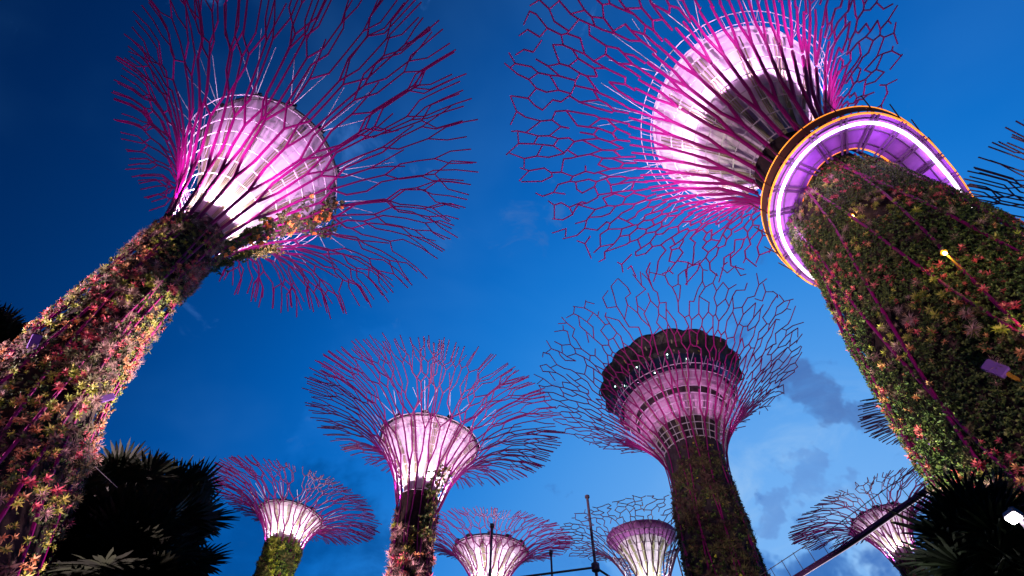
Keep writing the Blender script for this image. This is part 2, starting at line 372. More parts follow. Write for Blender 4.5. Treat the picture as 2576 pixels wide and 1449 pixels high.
        for k in range(knobs):
            p = cen + (top[int(k * 64 / knobs)] - cen) * 1.04; d = p - cen; box(mb, p + [0, 0, .15], (.38 * s.fat, .22 * s.fat, .42), M['rim'], frame((0, 0, 1), (d[0], d[1], 0)))
        mb.build('rim', fn)
        for k in range(12):   # rainwater pipes in pairs on the funnel
            mb = MB(); th0 = 2 * np.pi * (k + .5) / 12
            for d in (-.05, .0, .05):
                t = np.linspace(.0, tm, 16)[:-1]; P = np.array([s.S(th0 + d, tt, km * (.62 + .38 * min(1, tt / tm * 1.2)) , .09) + np.array([0, 0, zlift * tt / tm - .06]) for tt in t]); poly(mb, P, .035 * s.fat, M['pipe'], 4)
            mb.build('pipe', fn)
        if band:
            bt, kk, dz = band; mb = MB(); a = cen + (top - cen) * 1.0; ring = [a]
            b = cen + (top - cen) * kk + np.array([0, 0, dz]); VV = np.concatenate([a - [0, 0, .1], b, b * 1 + [0, 0, .25]])
            mb.add(VV, np.concatenate([np.stack([i, j, j + n, i + n], 1), np.stack([i + n, j + n, j + 2 * n, i + 2 * n], 1)]), M[bt]); mb.build('funnel_collar', fn, smooth=True)
        if strut:
            for k in range(12):
                p = cen + (top[int(k * 64 / 12)] - cen) * 1.03; th0 = math.atan2(p[1] - cen[1], p[0] - cen[0]); mb = MB()
                Q = [s.S(th0 + a, s.th + b) for a, b in ((-.16, .16), (.0, .22), (.16, .16))] 
                tubes(mb, [p] * 3, Q, .02 * s.fat, .016 * s.fat, M['white'], 5); mb.build('strut', s.o, smooth=True)
        return fn
    fat = 1.
    def core(s, m='core', inset=.28):
        mb = MB(); zs = np.linspace(0, s.zn + .6, 30); pr = []
        for z in zs: o = float(s.off(z)); pr.append((float(interp(z, s.trunk, 1)) - inset, z, o * s.right[0], o * s.right[1]))
        lathe(mb, pr, M[m], 40, s.x, s.y); mb.build('trunk', s.o, smooth=True)
    def plant(s, dens, zlo, zhi, individuals=0, scale=1., bulge=.1, hemi=1.9, fn=None, name='planting'):
        """dens: {kind: plants per m2}; cover the trunk (thinner on the far side)"""
        rs = s.rs; cand = []; mb = MB(); f0 = math.atan2(s.toward[1], s.toward[0])
        for kind, dn in dens.items():
            A = 2 * np.pi * np.mean([b for a, b, c in s.trunk]) * (zhi - zlo); n = int(A * dn)
            z = rs.uniform(zlo, zhi, n); th = rs.uniform(-np.pi, np.pi, n)
            keep = (np.abs(th) < hemi) | (rs.rand(n) < .35); z, th = z[keep], th[keep] + f0
            # patchy drifts
            ph = s.rs.uniform(0, 6, 3); pat = np.sin(th * 3 + z * .9 + ph[0]) + np.sin(z * 1.7 - th * 2 + ph[1]) + .7 * np.sin(z * .6 + th * 5 + ph[2])
            keep = pat > (s.ivyk if kind in ('ivy',) else s.gap - .35 + rs.uniform(-.8, .8, len(z))); 
            if fn is not None: keep &= fn(kind, th - f0, z, rs)
            z, th = z[keep], th[keep]
            P = s.T(th, z, -.16 + rs.uniform(-.05, bulge, len(z))); Nn = np.stack([np.cos(th), np.sin(th), np.zeros(len(th))], 1); S = scale * rs.uniform(.6, 1.5, len(z)) * (1 if kind != 'ivy' else 1.1)
            if individuals and kind in PLANT:
                front = np.abs((th - f0 + np.pi) % (2 * np.pi) - np.pi) < 1.35
                d = np.linalg.norm(P - [0, 0, 1.6], axis=1) / S
                for q in np.where(front)[0]: cand.append((d[q], kind, P[q], Nn[q], S[q]))
            instance(mb, kind, P, Nn, S, rs)
        o = mb.build(name, s.o); o['kind'] = 'stuff'
        cand.sort(key=lambda c: c[0])
        cand = [c for c in cand if c[2][2] > s.vis0 and c[2][2] < s.vis1][:individuals * 3]; rs.shuffle(cand)
        protos = {}
        for c in cand[:individuals]:
            _, kind, P, Nn, S = c; P = P + Nn * .10
            v = rs.randint(5); key = (kind, v)
            if key not in protos:
                b = MB(); V, F = TPL[kind][v]; b.add(V, F, M[kind]); o = b.build(PLANT[kind], s.o); protos[key] = o
            else: o = protos[key].copy(); C.objects.link(o)
            nn = Nn + rs.normal(0, .15, 3); fr = frame(nn, (0, 0, 1), rs.uniform(0, 6)) * (S * 1.15)
            o.parent = s.o; o.matrix_parent_inverse = Matrix.Translation(s.o.location).inverted()
            m4 = np.eye(4); m4[:3, :3] = fr; m4[:3, 3] = P; o.matrix_basis = Matrix(m4.tolist())
    vis0, vis1 = 0, 99; ivyk = -1.9; gap = 0.
    def uplights(s, e, col, n=4, t=.10, k=1.0, ph=0.5, dr=-.1):
        for q in range(n):
            a = 2 * np.pi * (q + ph) / n; p = s.S(a, t, k, dr); p2 = s.S(a, min(t + .3, s.th), .9); lamp('uplight', p, e, col, s.o, .07, 150, p2, .7)
    def wash(s, zl, e, col, n=4, rad=2., spot=70, ph=.25, up=12.):
        """added unseen spots hanging free outside the rods, throwing light up onto them"""
        n = 8
        for q in range(n):
            a = 2 * np.pi * (q + ph) / n; p = s.S(a, .20, 1., rad) + np.array([0, 0, zl]); lamp('spotlight', p, e, col, s.o, .08, 165, s.S(a, .5, .9), .5)  # added lamp without a fixture
PINKW = (1., .70, .96); MAG = (1., .46, .98)
BUILD = 'ABCDEFGHIJ'

def tree_A():
    t = Tree('A', 'flower clad steel tree at the left, flowering vine running up its glowing funnel', -12.4, 9.95, 29, 9.95, (-.024, -.274), (23.9, 3.94), (17.6, 1.15),
             [(-1.6, 3.2, 1.6), (4, 2.5, 1.3), (6, 2.15, .95), (7, 1.95, .75), (8.8, 1.62, .5), (10, 1.45, .32), (12, 1.28, .15), (14, 1.22, .05), (17.6, 1.2, .0)], 11, N0=19, rod=.072)
    t.ivyk = -.6; t.gap = .6; t.twist = .04; t.vis0 = 6.; t.vis1 = 19
    t.rods(); t.funnel(nh=9, ribs=30, km=.83, zlift=1.1); t.core()
    t.plant({'air': 16, 'red': 16, 'orange': 11, 'lime': 14, 'olive': 16, 'ivy': 38, 'russet': 14}, 3.5, 19.2, 98, .50, .2)
    # flowering vine over the right side of the funnel and a hedge-like tuft under it
    rs = t.rs; f0 = math.atan2(t.toward[1], t.toward[0]); mb = MB()
    n = 1100; tt = rs.uniform(0, 1, n) ** .8; thc = f0 + 1.05 + .15 * tt + rs.normal(0, 1, n) * (.10 + .06 * tt) ; P = t.S(thc, tt * (t.th + .03) - .0, .98, 0) + rs.normal(0, .10, (n, 3)); Nn = np.stack([np.cos(thc), np.sin(thc), -.6 + 0 * thc], 1)
    keep = (np.sin(thc * 17 + tt * 9) + np.sin(tt * 23 + thc * 5) > -1.0 + tt * .9); P, Nn = P[keep], Nn[keep]
    instance(mb, 'ivy', P, Nn, rs.uniform(.9, 1.6, len(P)), rs); sel = rs.rand(len(P)) < .35; instance(mb, 'olive', P[sel], Nn[sel], rs.uniform(.4, .7, sel.sum()), rs)
    sel = rs.rand(len(P)) < .10; instance(mb, 'petal', P[sel] + Nn[sel] * .12, Nn[sel], rs.uniform(1.2, 2.2, sel.sum()), rs)
    o = mb.build('flowering_vine', t.o); o['label'] = 'dark vine with orange flowers climbing over the funnel'
    mb = MB(); n = 420; tt = rs.uniform(0, .75, n); thc = f0 + 1.85 + rs.normal(0, .10, n); P = t.S(thc, tt * t.th * .85, 1.0, .12) + rs.normal(0, .13, (n, 3)); Nn = np.stack([np.cos(thc), np.sin(thc), -.9 + 0 * thc], 1)
    instance(mb, 'lime', P, Nn, rs.uniform(.35, .6, n), rs); instance(mb, 'ivy', P, Nn, rs.uniform(.8, 1.5, n), rs); mb.build('creeper', t.o)
    t.uplights(820, PINKW, 8, .07, .92)
    t.wash(-1.2, 560, MAG, rad=1.4)
    for (px, py, pz, en) in ((-1.2, 1.5, 0, 1), (1.0, 1.0, 0, 1)):
        pass
    A = np.array([t.x, t.y]); rgt = t.right; tw = t.toward
    lamp('floodlight', (3.6, 23.2, 17.2), 80000, (1, .72, .70), t.o, .1, 19, (-11.9, 10.3, 12.6), .5)  # added unseen lamp by the bare mast top, lights the trunk's right edge
    lamp('floodlight', (-23.5, 4.5, 7.0), 42000, (1, .66, .76), t.o, .1, 50, (-12.2, 10.0, 12.), .6)
    p = A + rgt * 4.6 + tw * 2.4; lamp('floodlight', (*p, 4.6), 2200, (1, .60, .72), t.o, .1, 60, (*(A + rgt * .8), 13.), .7)
    p = A + tw * 7 + rgt * 1.; lamp('floodlight', (*p, .8), 1300, (1, .40, .75), t.o, .3, 36, (*A, 11.), .8)
def tree_B():
    t = Tree('B', 'massive ivy covered steel tree on the right with glowing walkway round its trunk', 13.5, 9.0, 40, 14.2, (.037, -.25), (32.7, 6.1), (24.2, 2.0),
             [(-1.6, 3.9, -.2), (6, 3.45, -.4), (8.7, 3.3, -.35), (11, 3.1, -.3), (13.7, 2.9, -.15), (16, 2.62, .0), (18.5, 2.35, 0), (21, 2.1, 0), (24.2, 2.0, 0)], 22, 'net', N0=20, rod=.11)
    t.twist = .03; t.vis0 = 7; t.vis1 = 20; t.fat = 1.2; t.gap = .7; t.ivyk = -1.35; t.rdr = -.035; t.rk = .42
    t.rods(); t.funnel(nh=10, ribs=36, km=.80, knobs=0, rimcol='white'); t.core('core', .3)
    def fn(kind, th, z, rs):
        if kind in ('ivy', 'yellow'): return np.ones(len(z), bool)
        return rs.rand(len(z)) < .9
    t.plant({'ivy': 270, 'red': 14, 'air': 6, 'orange': 7, 'lime': 12, 'olive': 9, 'russet': 9}, 4.5, 21.8, 98, .44, .2, 1.75, fn)
    t.uplights(340, (.98, .52, 1), 12, .24, .93); t.wash(1.0, 1050, (1, .5, 1), rad=4.2)
    A = np.array([t.x, t.y]); rgt, tw = t.right, t.toward
    p = A - rgt * 7 + tw * 1.; lamp('floodlight', (*p, 2.), 20000, (.95, .9, .62), t.o, .3, 65, (*(A - rgt * 1.5), 13.), .8)
    p = A + tw * 8 + rgt * 1.; lamp('floodlight', (*p, 1.), 2300, (1, .62, .78), t.o, .3, 60, (*A, 12.), .8)
    p = A + rgt * 8 + tw * 3; lamp('floodlight', (*p, 4.), 3000, (.9, .75, .6), t.o, .3, 60, (*(A + rgt * 1), 16.), .8)
def tree_C():
    t = Tree('C', 'tallest steel tree right of centre with a dark round rooftop bar inside its branches', 19.0, 43.5, 47, 15.8, (.044, .052), (41.5, 8.0), (34.8, 3.2),
             [(-1.6, 4.4, -.9), (15, 3.5, -.8), (23.4, 3.25, -.7), (27.5, 3.15, -.5), (31, 2.95, -.3), (34.8, 3.1, 0)], 33, 'net', N0=18, rod=.11)
    t.twist = .02; t.z_low = 12; t.fat = 1.4; t.q = 1.3
    t.rods()
    th = np.linspace(0, 2 * np.pi, 61)[:-1]
    for k in range(11):
        mb = MB(); poly(mb, t.S(th, .01 + (t.th * .92) * (k / 10), .95), .05, M['white'], 5, True); mb.build('hoop', t.o, smooth=True)
    for k in range(30):
        tt = np.linspace(.0, t.th * .92, 8); mb = MB(); poly(mb, t.S(np.full(8, 2 * np.pi * k / 30), tt, .94), .035, M['white'], 4); mb.build('rib', t.o)
    for k in range(14):
        tt = np.linspace(.02, t.th * .9, 8); mb = MB()
        for d in (-.02, .02): poly(mb, t.S(np.full(8, 2 * np.pi * k / 14 + .1 + d), tt, .86), .06, M['pipe'], 4)
        mb.build('pipe', t.o)
    t.core('shaft', .25)
    Z = 1.6
    def part(name, prof, m, n=56, par=None):
        mb = MB(); lathe(mb, [(a, b + Z) for a, b in prof], M[m], n, t.x, t.y); return mb.build(name, par or t.o, smooth=False)
    bar = part('rooftop_bar', [(2.4, 34), (2.6, 36), (3.0, 37.1), (3.3, 37.4)], 'shaft')
    part('cladding_band', [(3.3, 37.4), (3.9, 37.8), (4.6, 38.9), (4.7, 39.3)], 'pink', par=bar)
    part('recess', [(4.7, 39.3), (4.7, 39.4), (4.9, 39.9), (5.0, 40.0)], 'shaft', par=bar)
    part('cladding_band', [(5.0, 40.0), (5.5, 40.3), (6.0, 41.1), (6.0, 41.4)], 'pink', par=bar)
    part('window_band', [(6.0, 41.4), (6.3, 41.5), (6.6, 43.0), (6.7, 43.05)], 'glass', par=bar)
    for k in range(28):
        a = 2 * np.pi * k / 28; mb = MB(); c, s = math.cos(a), math.sin(a); c2, s2 = math.cos(a + .11), math.sin(a + .11)
        tubes(mb, [(t.x + 6.4 * c, t.y + 6.4 * s, 41.5 + Z)] * 2, [(t.x + 6.75 * c, t.y + 6.75 * s, 43.1 + Z), (t.x + 6.75 * c2, t.y + 6.75 * s2, 43.1 + Z)], .04, .04, M['white'], 4); mb.build('window_frame', bar)
    # dark flared soffit with a scalloped edge
    mb = MB(); n = 112; a = np.arange(n) / n * 2 * np.pi; sc_ = 1 + .05 * np.abs(np.sin(a * 8))
    rows = [(6.7, 43.05), (7.0, 43.5), (7.2, 44.4), (7.6, 45.0), (7.85, 45.15), (7.85, 45.5), (7.3, 45.5), (0.1, 45.2)]
    V = np.array([np.stack([t.x + r * (sc_ if 7.5 < r < 8 else 1) * np.cos(a), t.y + r * (sc_ if 7.5 < r < 8 else 1) * np.sin(a), np.full(n, z + Z)], 1) for r, z in rows]); i = np.arange(n); j = (i + 1) % n
    mb.add(V.reshape(-1, 3), np.concatenate([np.stack([k * n + i, k * n + j, (k + 1) * n + j, (k + 1) * n + i], 1) for k in range(len(rows) - 1)]), M['bowl']); mb.build('roof', bar)
    for k in range(16):   # loops and panels on the scalloped edge
        a = 2 * np.pi * (k + .5) / 16; mb = MB(); c, s = math.cos(a), math.sin(a); nn = 10
        P = [(t.x + (8.05 + .35 * math.sin(u)) * c - .55 * math.cos(u) * s, t.y + (8.05 + .35 * math.sin(u)) * s + .55 * math.cos(u) * c, 45.1 + Z) for u in np.linspace(-.3, math.pi + .3, nn)]
        poly(mb, P, .07, M['rim'], 5)
        mb.build('roof_loop', bar)
        mb = MB(); P = [(t.x + r * math.cos(a + d), t.y + r * math.sin(a + d), z + Z) for r, z in ((6.9, 43.25), (7.1, 44.2), (7.5, 44.75)) for d in (-.01, .01)]
        P = np.array(P); mb.add(P + [0, 0, -.06], [(0, 1, 3, 2), (2, 3, 5, 4)], M['yellow'] if k % 3 == 0 else M['pipe']); mb.build('soffit_rib', bar)
    rs = t.rs
    for k, (a, r, z) in enumerate(((190, 6.95, 43.3), (222, 6.75, 42.9), (252, 6.75, 42.9), (268, 6.5, 42.2), (236, 6.3, 41.3), (200, 6.5, 42.4))):
        a = R(a); mb = MB(); box(mb, (t.x + r * math.cos(a) * 1.02, t.y + r * math.sin(a) * 1.02, z + Z), (.12, .12, .1), M['cool'], None, .5); mb.build('ceiling_lamp', bar)
    def fn(kind, th, z, rs):
        return z < 34.5 + 2.2 * np.sin(th * 2 + 1) + rs.uniform(-1, 1, len(z))
    t.plant({'russet': 4.5, 'olive': 2.5, 'ivy': 6, 'yellow': .8}, 14, 36.5, 0, 1.45, .1, 1.9, fn)
    t.wash(-2, 360, (1, .40, .86), rad=2.)
    A = np.array([t.x, t.y]); p = A + t.toward * 14 + t.right * 3; lamp('floodlight', (*p, 8.), 5000, (1, .8, .7), t.o, .3, 50, (*A, 28.), .8)
def tree_D():
    t = Tree('D', 'mid sized steel tree left of centre, pink funnel above a trunk with red flowers', -7.2, 38.6, 34, 12.0, (-.099, .148), (31.4, 4.9), (25.3, 1.75),
             [(-1.6, 2.3, .9), (15, 1.7, .55), (19.6, 1.62, .32), (23, 1.66, 0), (25.3, 1.75, 0)], 44, N0=19, rod=.085)
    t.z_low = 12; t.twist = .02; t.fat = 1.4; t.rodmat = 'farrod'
    t.rods(); t.funnel(nh=9, ribs=28, km=.88); t.core('core', .2)
    def fn(kind, th, z, rs):
        if kind == 'red' or kind == 'orange': return (z < 23.5)
        return (z < 24.3) | (np.abs(np.abs(th) - 1.5) < .35)
    t.plant({'air': 2.5, 'red': 2.6, 'orange': 1.5, 'russet': 4, 'lime': .8}, 13, 26.5, 0, 1.35, .1, 1.9, fn)
    rs = t.rs; f0 = math.atan2(t.toward[1], t.toward[0]); n = 130; mb = MB(); zz = rs.uniform(23.5, 29, n); thc = f0 + .55 + rs.normal(0, .2, n) + .1 * np.sin(zz * 2)
    P = np.where((zz > t.zn)[:, None], t.S(thc, (zz - t.zn) / 14, 1.0, .05), t.T(thc, zz, .05)) + rs.normal(0, .1, (n, 3)); Nn = np.stack([np.cos(thc), np.sin(thc), 0 * thc], 1)
    instance(mb, 'ivy', P, Nn, rs.uniform(1.5, 2.6, n), rs); instance(mb, 'orange', P[::3], Nn[::3], rs.uniform(.6, 1, len(P[::3])), rs); mb.build('creeper', t.o)
    t.uplights(640, PINKW, 8, .06, .90)
    t.wash(-1.8, 190, MAG, rad=1.2)
    A = np.array([t.x, t.y])
    for sg in (-1, 1): p = A + t.right * sg * 6 + t.toward * .5; lamp('floodlight', (*p, 12.), 26000, (1, .6, .72), t.o, .3, 80, (*A, 21.), .8)
def tree_E():
    t = Tree('E', 'small steel tree at lower left beside the palms with a leafy green trunk top', -25.2, 56.8, 37, 10.2, (-.158, .136), (35.3, 4.0), (31.4, 1.85),
             [(-1.6, 2.4, .6), (20, 1.9, .6), (28.5, 1.85, .6), (31.4, 1.95, .55)], 55, N0=18, rod=.085)
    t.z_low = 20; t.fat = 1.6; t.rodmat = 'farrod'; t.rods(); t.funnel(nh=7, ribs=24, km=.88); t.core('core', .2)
    t.plant({'lime': 5, 'ivy': 26, 'olive': 4}, 22, 33.6, 0, 1.7, .2, 1.9)
    t.uplights(520, (1, .85, .94), 8, .06, .90); t.wash(-1.8, 130, MAG, rad=1.2)
    A = np.array([t.x, t.y]); p = A + t.toward * 8 + t.right * 4; lamp('floodlight', (*p, 19.), 9000, (1, .9, .5), t.o, .3, 60, (*A, 31.), .8)
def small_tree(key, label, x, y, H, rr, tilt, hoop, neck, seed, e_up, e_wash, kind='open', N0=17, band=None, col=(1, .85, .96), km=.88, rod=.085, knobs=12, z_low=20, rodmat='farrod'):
    t = Tree(key, label, x, y, H, rr, tilt, hoop, neck, [(-1.6, neck[1] * 1.4, 0), (neck[0] * .7, neck[1] * 1.05, 0), (neck[0], neck[1], 0)], seed, kind, N0=N0, rod=rod)
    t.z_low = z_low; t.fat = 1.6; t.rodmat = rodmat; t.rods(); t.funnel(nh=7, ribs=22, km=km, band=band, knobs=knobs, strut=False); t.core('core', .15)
    t.plant({'russet': 4, 'ivy': 8, 'red': 1, 'lime': 1}, z_low, neck[0] + 1.5, 0, 1.6, .1, 1.9)
    if e_up: t.uplights(e_up * .5, col, 8, .06, .90)
    if e_wash: t.wash(-1.5, e_wash * .18, MAG, rad=1.4)
    return t
def tree_F(): small_tree('F', 'small steel tree at lower right behind the suspended walkway', 46.9, 59.6, 40, 10.8, (.175, .12), (38.6, 4.0), (33.0, 1.3), 66, 1100, 420, rod=.085)
def tree_G(): small_tree('G', 'small steel tree at the bottom centre, white funnel behind a thin post', -1.6, 54.6, 32, 8.6, (-.03, .22), (30.6, 4.3), (26.5, 1.5), 77, 1200, 380, rod=.07)
def tree_H():
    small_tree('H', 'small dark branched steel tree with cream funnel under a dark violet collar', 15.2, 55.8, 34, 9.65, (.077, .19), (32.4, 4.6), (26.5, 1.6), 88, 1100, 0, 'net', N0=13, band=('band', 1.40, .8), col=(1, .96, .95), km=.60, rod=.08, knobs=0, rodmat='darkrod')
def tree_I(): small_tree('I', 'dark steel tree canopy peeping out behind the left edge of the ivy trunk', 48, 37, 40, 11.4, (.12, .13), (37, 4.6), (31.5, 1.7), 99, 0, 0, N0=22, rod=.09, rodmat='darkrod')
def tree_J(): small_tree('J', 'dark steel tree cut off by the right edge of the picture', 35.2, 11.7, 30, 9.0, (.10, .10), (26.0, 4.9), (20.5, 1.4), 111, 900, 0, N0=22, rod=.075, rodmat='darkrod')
for k in BUILD: globals()['tree_' + k]()

# ------------------------------------------------------------------ suspended walkway
def catmull(P, n=8):
    P = np.array(P, float); Q = []
    for i in range(len(P) - 1):
        p0, p1, p2, p3 = P[max(i - 1, 0)], P[i], P[i + 1], P[min(i + 2, len(P) - 1)]
        for k in range(n):
            t = k / n; Q.append(.5 * ((2 * p1) + (-p0 + p2) * t + (2 * p0 - 5 * p1 + 4 * p2 - p3) * t * t + (-p0 + 3 * p1 - 3 * p2 + p3) * t ** 3))
    Q.append(P[-1]); Q = np.array(Q)
    for _ in range(3): Q[1:-1] = Q[:-2] * .25 + Q[1:-1] * .5 + Q[2:] * .25
    return Q
def skyway():
    o = thing('skyway', 'suspended walkway ringing the ivy trunk, violet underside with white and orange light tubes', 'walkway', (13.8, 8.6, 21.1))
    z0 = 21.1
    path = [(15.5, 46.5), (18.6, 41.0), (20.24, 37.69), (21.48, 35.16), (22.71, 32.66), (23.9, 29.6), (25.6, 25.0), (25.2, 19.4), (21.5, 15.0), (17.0, 13.2), (14.0, 12.75), (12.6, 12.05), (11.35, 10.85), (10.55, 9.5),
            (10.25, 8.1), (10.5, 6.75), (11.2, 5.75), (12.2, 5.2), (13.2, 5.1), (14.3, 5.4), (15.4, 6.0), (16.5, 6.8), (17.8, 7.85), (22, 11.6), (30, 18.5), (42, 27)]
    Q = catmull(path, 6); d = np.gradient(Q, axis=0); d /= np.linalg.norm(d, axis=1, keepdims=True); nl = np.stack([-d[:, 1], d[:, 0]], 1)  # left of travel = towards the trunk
    ctr = np.array([13.6, 8.7]); mid = len(Q) // 2
    if np.dot(ctr - Q[mid], nl[mid]) < 0: nl = -nl
    def off(a, z): return np.column_stack([Q + nl * a, np.full(len(Q), z)])
    def strip(A, B, m, name, par=o):
        n = len(A); mb = MB(); i = np.arange(n - 1); mb.add(np.vstack([A, B]), np.stack([i, i + 1, i + 1 + n, i + n], 1), m); return mb.build(name, par)
    # deck: closed box section
    W = 1.25; n = len(Q); Wv = (.4 + .85 * np.clip((np.arange(n) - 48) / 12, 0, 1))[:, None]; sec = [(0, z0), (Wv, z0), (Wv, z0 + .18), (0, z0 + .18)]; mb = MB(); V = np.concatenate([off(a, z) for a, z in sec]); i = np.arange(n - 1)
    
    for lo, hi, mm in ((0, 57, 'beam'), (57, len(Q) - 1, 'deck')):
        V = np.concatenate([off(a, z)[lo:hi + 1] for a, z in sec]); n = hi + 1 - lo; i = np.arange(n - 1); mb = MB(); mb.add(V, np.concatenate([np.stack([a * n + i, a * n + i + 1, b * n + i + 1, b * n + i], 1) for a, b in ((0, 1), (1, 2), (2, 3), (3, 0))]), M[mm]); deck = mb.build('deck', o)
    deck['label'] = 'violet lit underside of the walkway'
    nf = 61
    for P_, r in ((off(.27, z0 - .14)[nf:], .06), (off(Wv - .04, z0 + .0)[:nf], .022)):
        mb = MB(); poly(mb, P_, r, M['led' if r > .04 else 'dimled'], 6); mb.build('light_strip', o)
    for a, z, r, m in ((-.02, z0 + .05, .05, 'amber'), (W + .02, z0 + .05, .042, 'amber'), (-.12, z0 + .62, .022, 'amber')):
        mb = MB(); poly(mb, off(a, z)[52:], r, M[m], 6); mb.build('light_tube' if z < z0 + 1 else 'handrail', o)
    for a, z in ((.14, z0 - .02), (.52, z0 - .02), (W - .2, z0 - .02)):
        mb = MB(); poly(mb, off(a, z)[56:], .03, M['beam'], 4); mb.build('stringer', o)
    sel = slice(60, 150)
    A = off(-.06, z0 + .2); B = off(-.11, z0 + .60); strip(A[sel], B[sel], M['mesh_'], 'parapet')
    mb = MB(); poly(mb, off(-.34, z0 + 1.2)[:62], .03, M['grey'], 4); mb.build('handrail', o)
    L = np.concatenate([[0], np.cumsum(np.linalg.norm(np.diff(Q, axis=0), axis=1))]); s = 0
    cnt = 0
    while s < L[-1] - 6 and cnt < 97:
        x = np.interp(s, L, Q[:, 0]); y = np.interp(s, L, Q[:, 1]); nx = np.interp(s, L, nl[:, 0]); ny = np.interp(s, L, nl[:, 1]); mb = MB(); cnt += 1
        near = x < 18 and y < 14
        if near:
            for e in (-.09, .09):
                tx, ty = -ny, nx; tubes(mb, [(x - nx * .02 + tx * e, y - ny * .02 + ty * e, z0 - .06)], [(x + nx * (W + .12) + tx * e, y + ny * (W + .12) + ty * e, z0 - .06)], .045, .045, M['beam'], 4)
            mb.build('cross_beam', o); mb = MB()
        tubes(mb, [(x - nx * .03, y - ny * .03, z0 + .1)], [(x - nx * .35, y - ny * .35, z0 + 1.27)], .03, .025, M['grey'] if not near else M['mesh_'], 4); mb.build('post', o)
        s += 1.15
    # hanging cables
    for a, b in (((17.8, 8.0), (14.6, 8.2, 27.6)), ((19.6, 9.6), (14.8, 8.3, 28.2)), ((21.4, 11.2), (15.0, 8.4, 28.8)), ((24, 13.4), (15.2, 8.5, 29.4)), ((27, 16), (15.4, 8.6, 30.))):
        mb = MB(); tubes(mb, [(a[0], a[1], z0 + .2)], [b], .018, .018, M['wire'], 4); mb.build('cable', o)
    for p in ((10.9, 9.6, 20.2), (11.0, 6.9, 20.2), (13.4, 5.5, 20.2), (16.4, 7.2, 20.2)): lamp('underside_fill', p, 55, (.75, .35, 1), o, .2)  # added unseen violet fill that tints the underside
skyway()

# ------------------------------------------------------------------ fittings on the trunks
def lantern(loc, label, stem):
    o = thing('trunk_lamp', label, 'lamp', loc, 'warm lamps on the ivy covered trunk'); x, y, z = loc; l = np.array(loc)
    d = -l[:2] / np.linalg.norm(l[:2]); mb = MB(); lathe(mb, [(.005, -.07), (.035, -.06), (.05, -.02), (.04, .03), (.005, .05)], M['warm'], 12); V = mb
    V.v = [v + l for v in V.v]; V.build('bulb', o, smooth=True)
    mb = MB(); lathe(mb, [(.0, .16), (.05, .15), (.085, .04), (.08, .03)], M['yel'], 12); mb.v = [v + l for v in mb.v]; mb.build('cap', o, smooth=True)
    e = np.array(stem); mb = MB(); tubes(mb, [l + [0, 0, -.08]], [e], .022, .02, M['yel'], 6); mb.build('stem', o)
    lamp('glow', l + np.array([d[0] * .12, d[1] * .12, -.1]), 14, (1, .66, .25), o, .06)
lantern((11.50, 7.64, 17.85), 'upper warm glowing lamp on the ivy covered trunk just under the walkway ring', (11.60, 7.58, 17.3))
lantern((11.15, 6.55, 13.45), 'warm glowing lamp in the middle of the ivy covered trunk', (11.2, 6.64, 12.85))
lantern((11.30, 6.62, 10.85), 'lowest warm glowing lamp, cut by the right edge of the picture', (11.35, 6.75, 10.))
def boxlight(loc, label, size, arm=None, nrm=None, roll=.3, group='violet box spotlights fixed to the trunks'):
    o = thing('box_spotlight', label, 'spotlight', loc, group); f = frame(nrm, (0, 0, 1), roll)
    mb = MB(); box(mb, loc, size, M['box'], f, .2); mb.build('housing', o)
    mb = MB(); q = np.array(loc) + f @ np.array([0, size[1] * .5, 0]); box(mb, q, (size[0] * .8, .03, size[2] * .7), M['glass'], f, .2); mb.build('lens', o)
    mb = MB(); p = np.array(loc) - f @ np.array([0, size[1] * .45, .0]); e = p - np.array(nrm) * .45 - np.array([0, 0, .15]) if arm is None else np.array(arm)
    tubes(mb, [p], [e], .05 if arm is not None else .03, .05 if arm is not None else .03, M['yel'] if arm is not None else M['grey'], 6); mb.build('arm', o)
boxlight((-12.0, 8.72, 11.6), 'violet box spotlight at the upper left edge of the flower clad trunk', (.2, .38, .16), None, (.7, -.7, -.2), .35)
boxlight((-10.5, 10.2, 11.17), 'small violet box spotlight at the right edge of the flower clad trunk', (.16, .3, .16), None, (.8, -.6, -.2), -.6)
boxlight((10.45, 7.5, 10.1), 'violet box spotlight on a yellow arm low on the ivy covered trunk', (.26, .42, .2), (10.75, 7.35, 9.0), (-.8, -.6, -.2), .4)
boxlight((10.3, 10.1, 10.36), 'small violet box spotlight near the left edge of the ivy covered trunk', (.15, .32, .15), None, (-.9, -.3, -.2), .5)
def floodlight(loc, label, aim, e, col, k=1.):
    o = thing('floodlight', label, 'floodlight', (loc[0], loc[1], 0)); l = np.array(loc); n = np.array(aim) - l; n /= np.linalg.norm(n); f = frame(n)
    mb = MB(); box(mb, l - n * .1 * k, (.42 * k, .32 * k, .2 * k), M['grey'], f, .2); mb.build('housing', o)
    mb = MB(); box(mb, l + n * .02 * k, (.36 * k, .26 * k, .05), M['lens'], f, .2); mb.build('lens', o)
    mb = MB(); tubes(mb, [l - n * .15], [(l[0] - n[0] * .15, l[1] - n[1] * .15, 0)], .03, .04, M['grey'], 8); mb.build('pole', o, smooth=True)
    lamp('beam', l + n * .2, e, col, o, .12, 150, aim, .9)
floodlight((5.55, 5.16, 5.02), 'dazzling white floodlight on a pole at the lower right edge of the picture', (4.6, 4.9, 3.6), 120, (1, 1, .92), .36)
floodlight((4.95, 7.1, 4.72), 'white floodlight half hidden by fan fronds at the bottom right', (6.4, 6.5, 5.1), 50, (1, .96, .85), .4)

